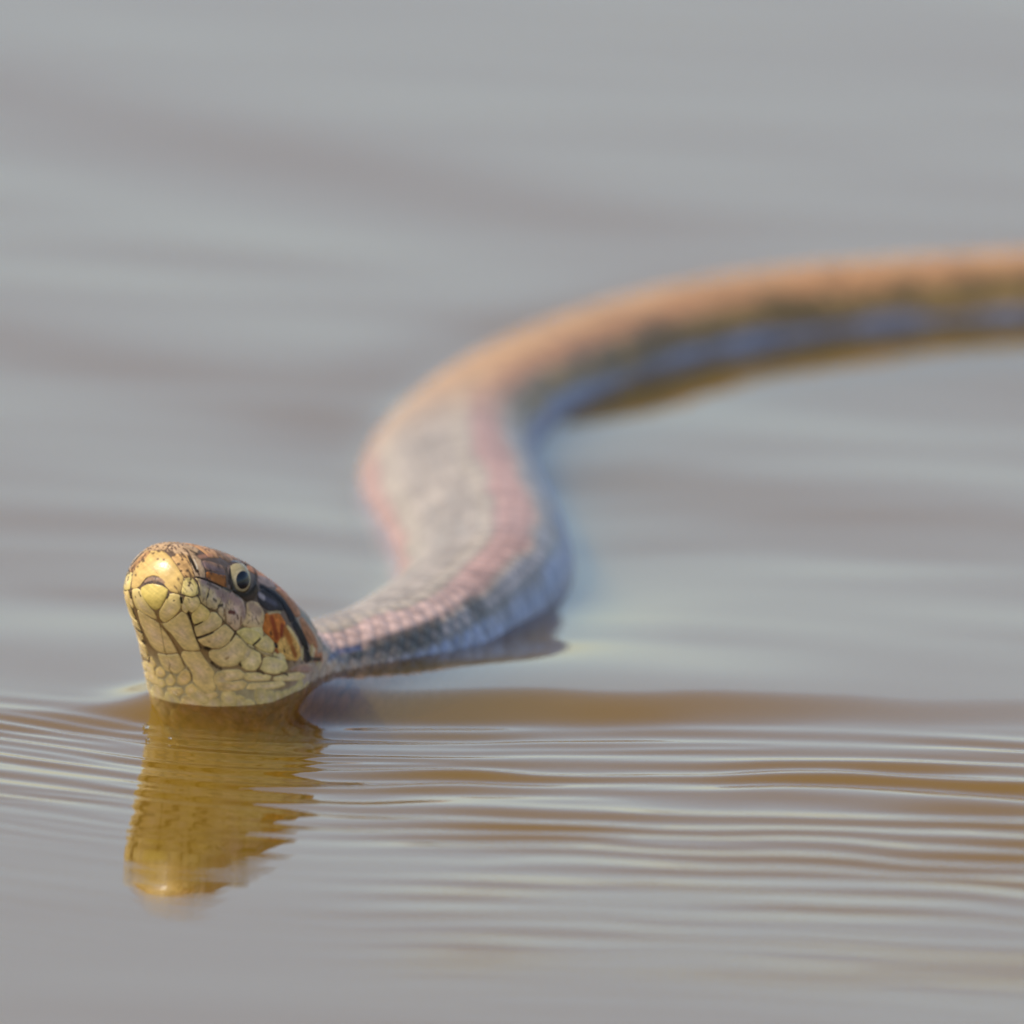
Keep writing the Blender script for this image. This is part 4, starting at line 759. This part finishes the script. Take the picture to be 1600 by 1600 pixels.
def make_eye(sgn):
    e = np.array([EYE[0], EYE[1] * sgn, EYE[2]])
    axis_h = unit(np.array([-.36, .92 * sgn, .0]))
    ctr_h = e - np.array([0.1, 1.66 * sgn, 0.42])
    ctr = head_to_world(ctr_h)
    axis = unit(head_to_world(ctr_h + axis_h) - ctr)
    v, q, _, _ = cap(ctr, axis, UP, 2.55, 0.0, 1.75, 20)
    eye = link('eye', mesh_from_arrays('eye', v * MM, q), MAT_EYE, snake)
    v, q, A, Pp = cap(ctr, axis, UP, 2.58, 0.44, 1.1, 14)
    me = mesh_from_arrays('iris', v * MM, q)
    k = (A - .44) / .58
    col = np.zeros((len(v), 3)) + np.array([.31, .245, .125])
    low = sstep(.45, -.15, .8 * np.sin(Pp) - .6 * sgn * np.cos(Pp))   # the lower rear iris is dark outside a thin pale ring
    col = mixc(col, (.06, .04, .025), low * sstep(.20, .32, k))
    col = mixc(col, (.40, .32, .19), (1 - sstep(.12, .24, k)) * .8)
    col = mixc(col, (.05, .035, .03), sstep(.86, 1.0, k))
    set_pigment(me, col)
    link('iris', me, MAT_IRIS, eye)
    v, q, _, _ = cap(ctr, axis, UP, 2.60, 0.0, 0.46, 10, squash=.93)
    link('pupil', mesh_from_arrays('pupil', v * MM, q), MAT_PUPIL, eye)

make_eye(1)
make_eye(-1)
# ---------------------------------------------------------------- a water drop, and clear beads added as sun glints
def drop_material():
    m, nt, N, L = new_mat('clear_water_drop')
    b = N['Principled BSDF']
    co = N.new('ShaderNodeTexCoord'); nz = N.new('ShaderNodeTexNoise'); nz.inputs['Scale'].default_value = 3000
    L.new(co.outputs['Object'], nz.inputs['Vector'])
    mr = N.new('ShaderNodeMapRange'); mr.inputs['To Min'].default_value = .03; mr.inputs['To Max'].default_value = .10
    L.new(nz.outputs['Fac'], mr.inputs['Value']); L.new(mr.outputs['Result'], b.inputs['Roughness'])
    b.inputs['Base Color'].default_value = (.9, .85, .7, 1)
    b.inputs['Transmission Weight'].default_value = 0.95
    b.inputs['IOR'].default_value = 1.333
    return m

MAT_DROP = drop_material()

def make_drop(name, center, r, flat, label, category, group=None):
    n, k = 20, 28
    th = np.linspace(0, math.pi, n); ph = np.linspace(0, 2 * math.pi, k, endpoint=False)
    T, F = np.meshgrid(th[1:-1], ph, indexing='ij')
    v = np.stack([np.sin(T) * np.cos(F), np.sin(T) * np.sin(F), np.cos(T) * flat], -1).reshape(-1, 3) * r
    v *= (1 + .05 * np.sin(3 * F.ravel() + 1))[:, None]
    i = np.arange((n - 2) * k).reshape(n - 2, k); j = np.roll(i, -1, 1)
    q = np.stack([i[:-1], i[1:], j[1:], j[:-1]], -1).reshape(-1, 4)
    b = len(v)
    v = np.concatenate([v, [[0, 0, r * flat]], [[0, 0, -r * flat]]])
    tri = np.concatenate([np.stack([np.full(k, b), i[0], j[0]], -1), np.stack([np.full(k, b + 1), j[-1], i[-1]], -1)])
    o = link(name, mesh_from_arrays(name, v * MM, q, tri), MAT_DROP)
    o.location = Vector(center) * MM
    o['label'] = label; o['category'] = category
    if group:
        o['group'] = group
    return o

def surface_z(x, y):
    return float(pond_height(np.array([[float(x)]]), np.array([[float(y)]]), waterline_points())[0, 0])

for bx, by, br, lab in ((-7.3, -13.5, 0.42, 'largest clear bubble glinting on the water under the snake\'s chin'),
                        (-7.0, -20.0, 0.26, 'tiny clear bead added as a sun glint just in front of the largest'),
                        (-4.2, -20.3, 0.22, 'tiny clear bubble glinting in the head\'s golden reflection')):
    make_drop('glint_bead', (bx, by, surface_z(bx, by) + br * .25), br, .8, lab, 'glint_bead', 'added sun glints in front of the head')
co, no, _, _ = HEAD_BVH.find_nearest(Vector((14.65, -1.79, -9.63)))
if (no.z > 0):
    no = -no
make_drop('water_drop', head_to_world(np.array(co) + np.array(no) * .25), .32, .85, 'small bright drop of water clinging to the snake\'s throat', 'water drop')
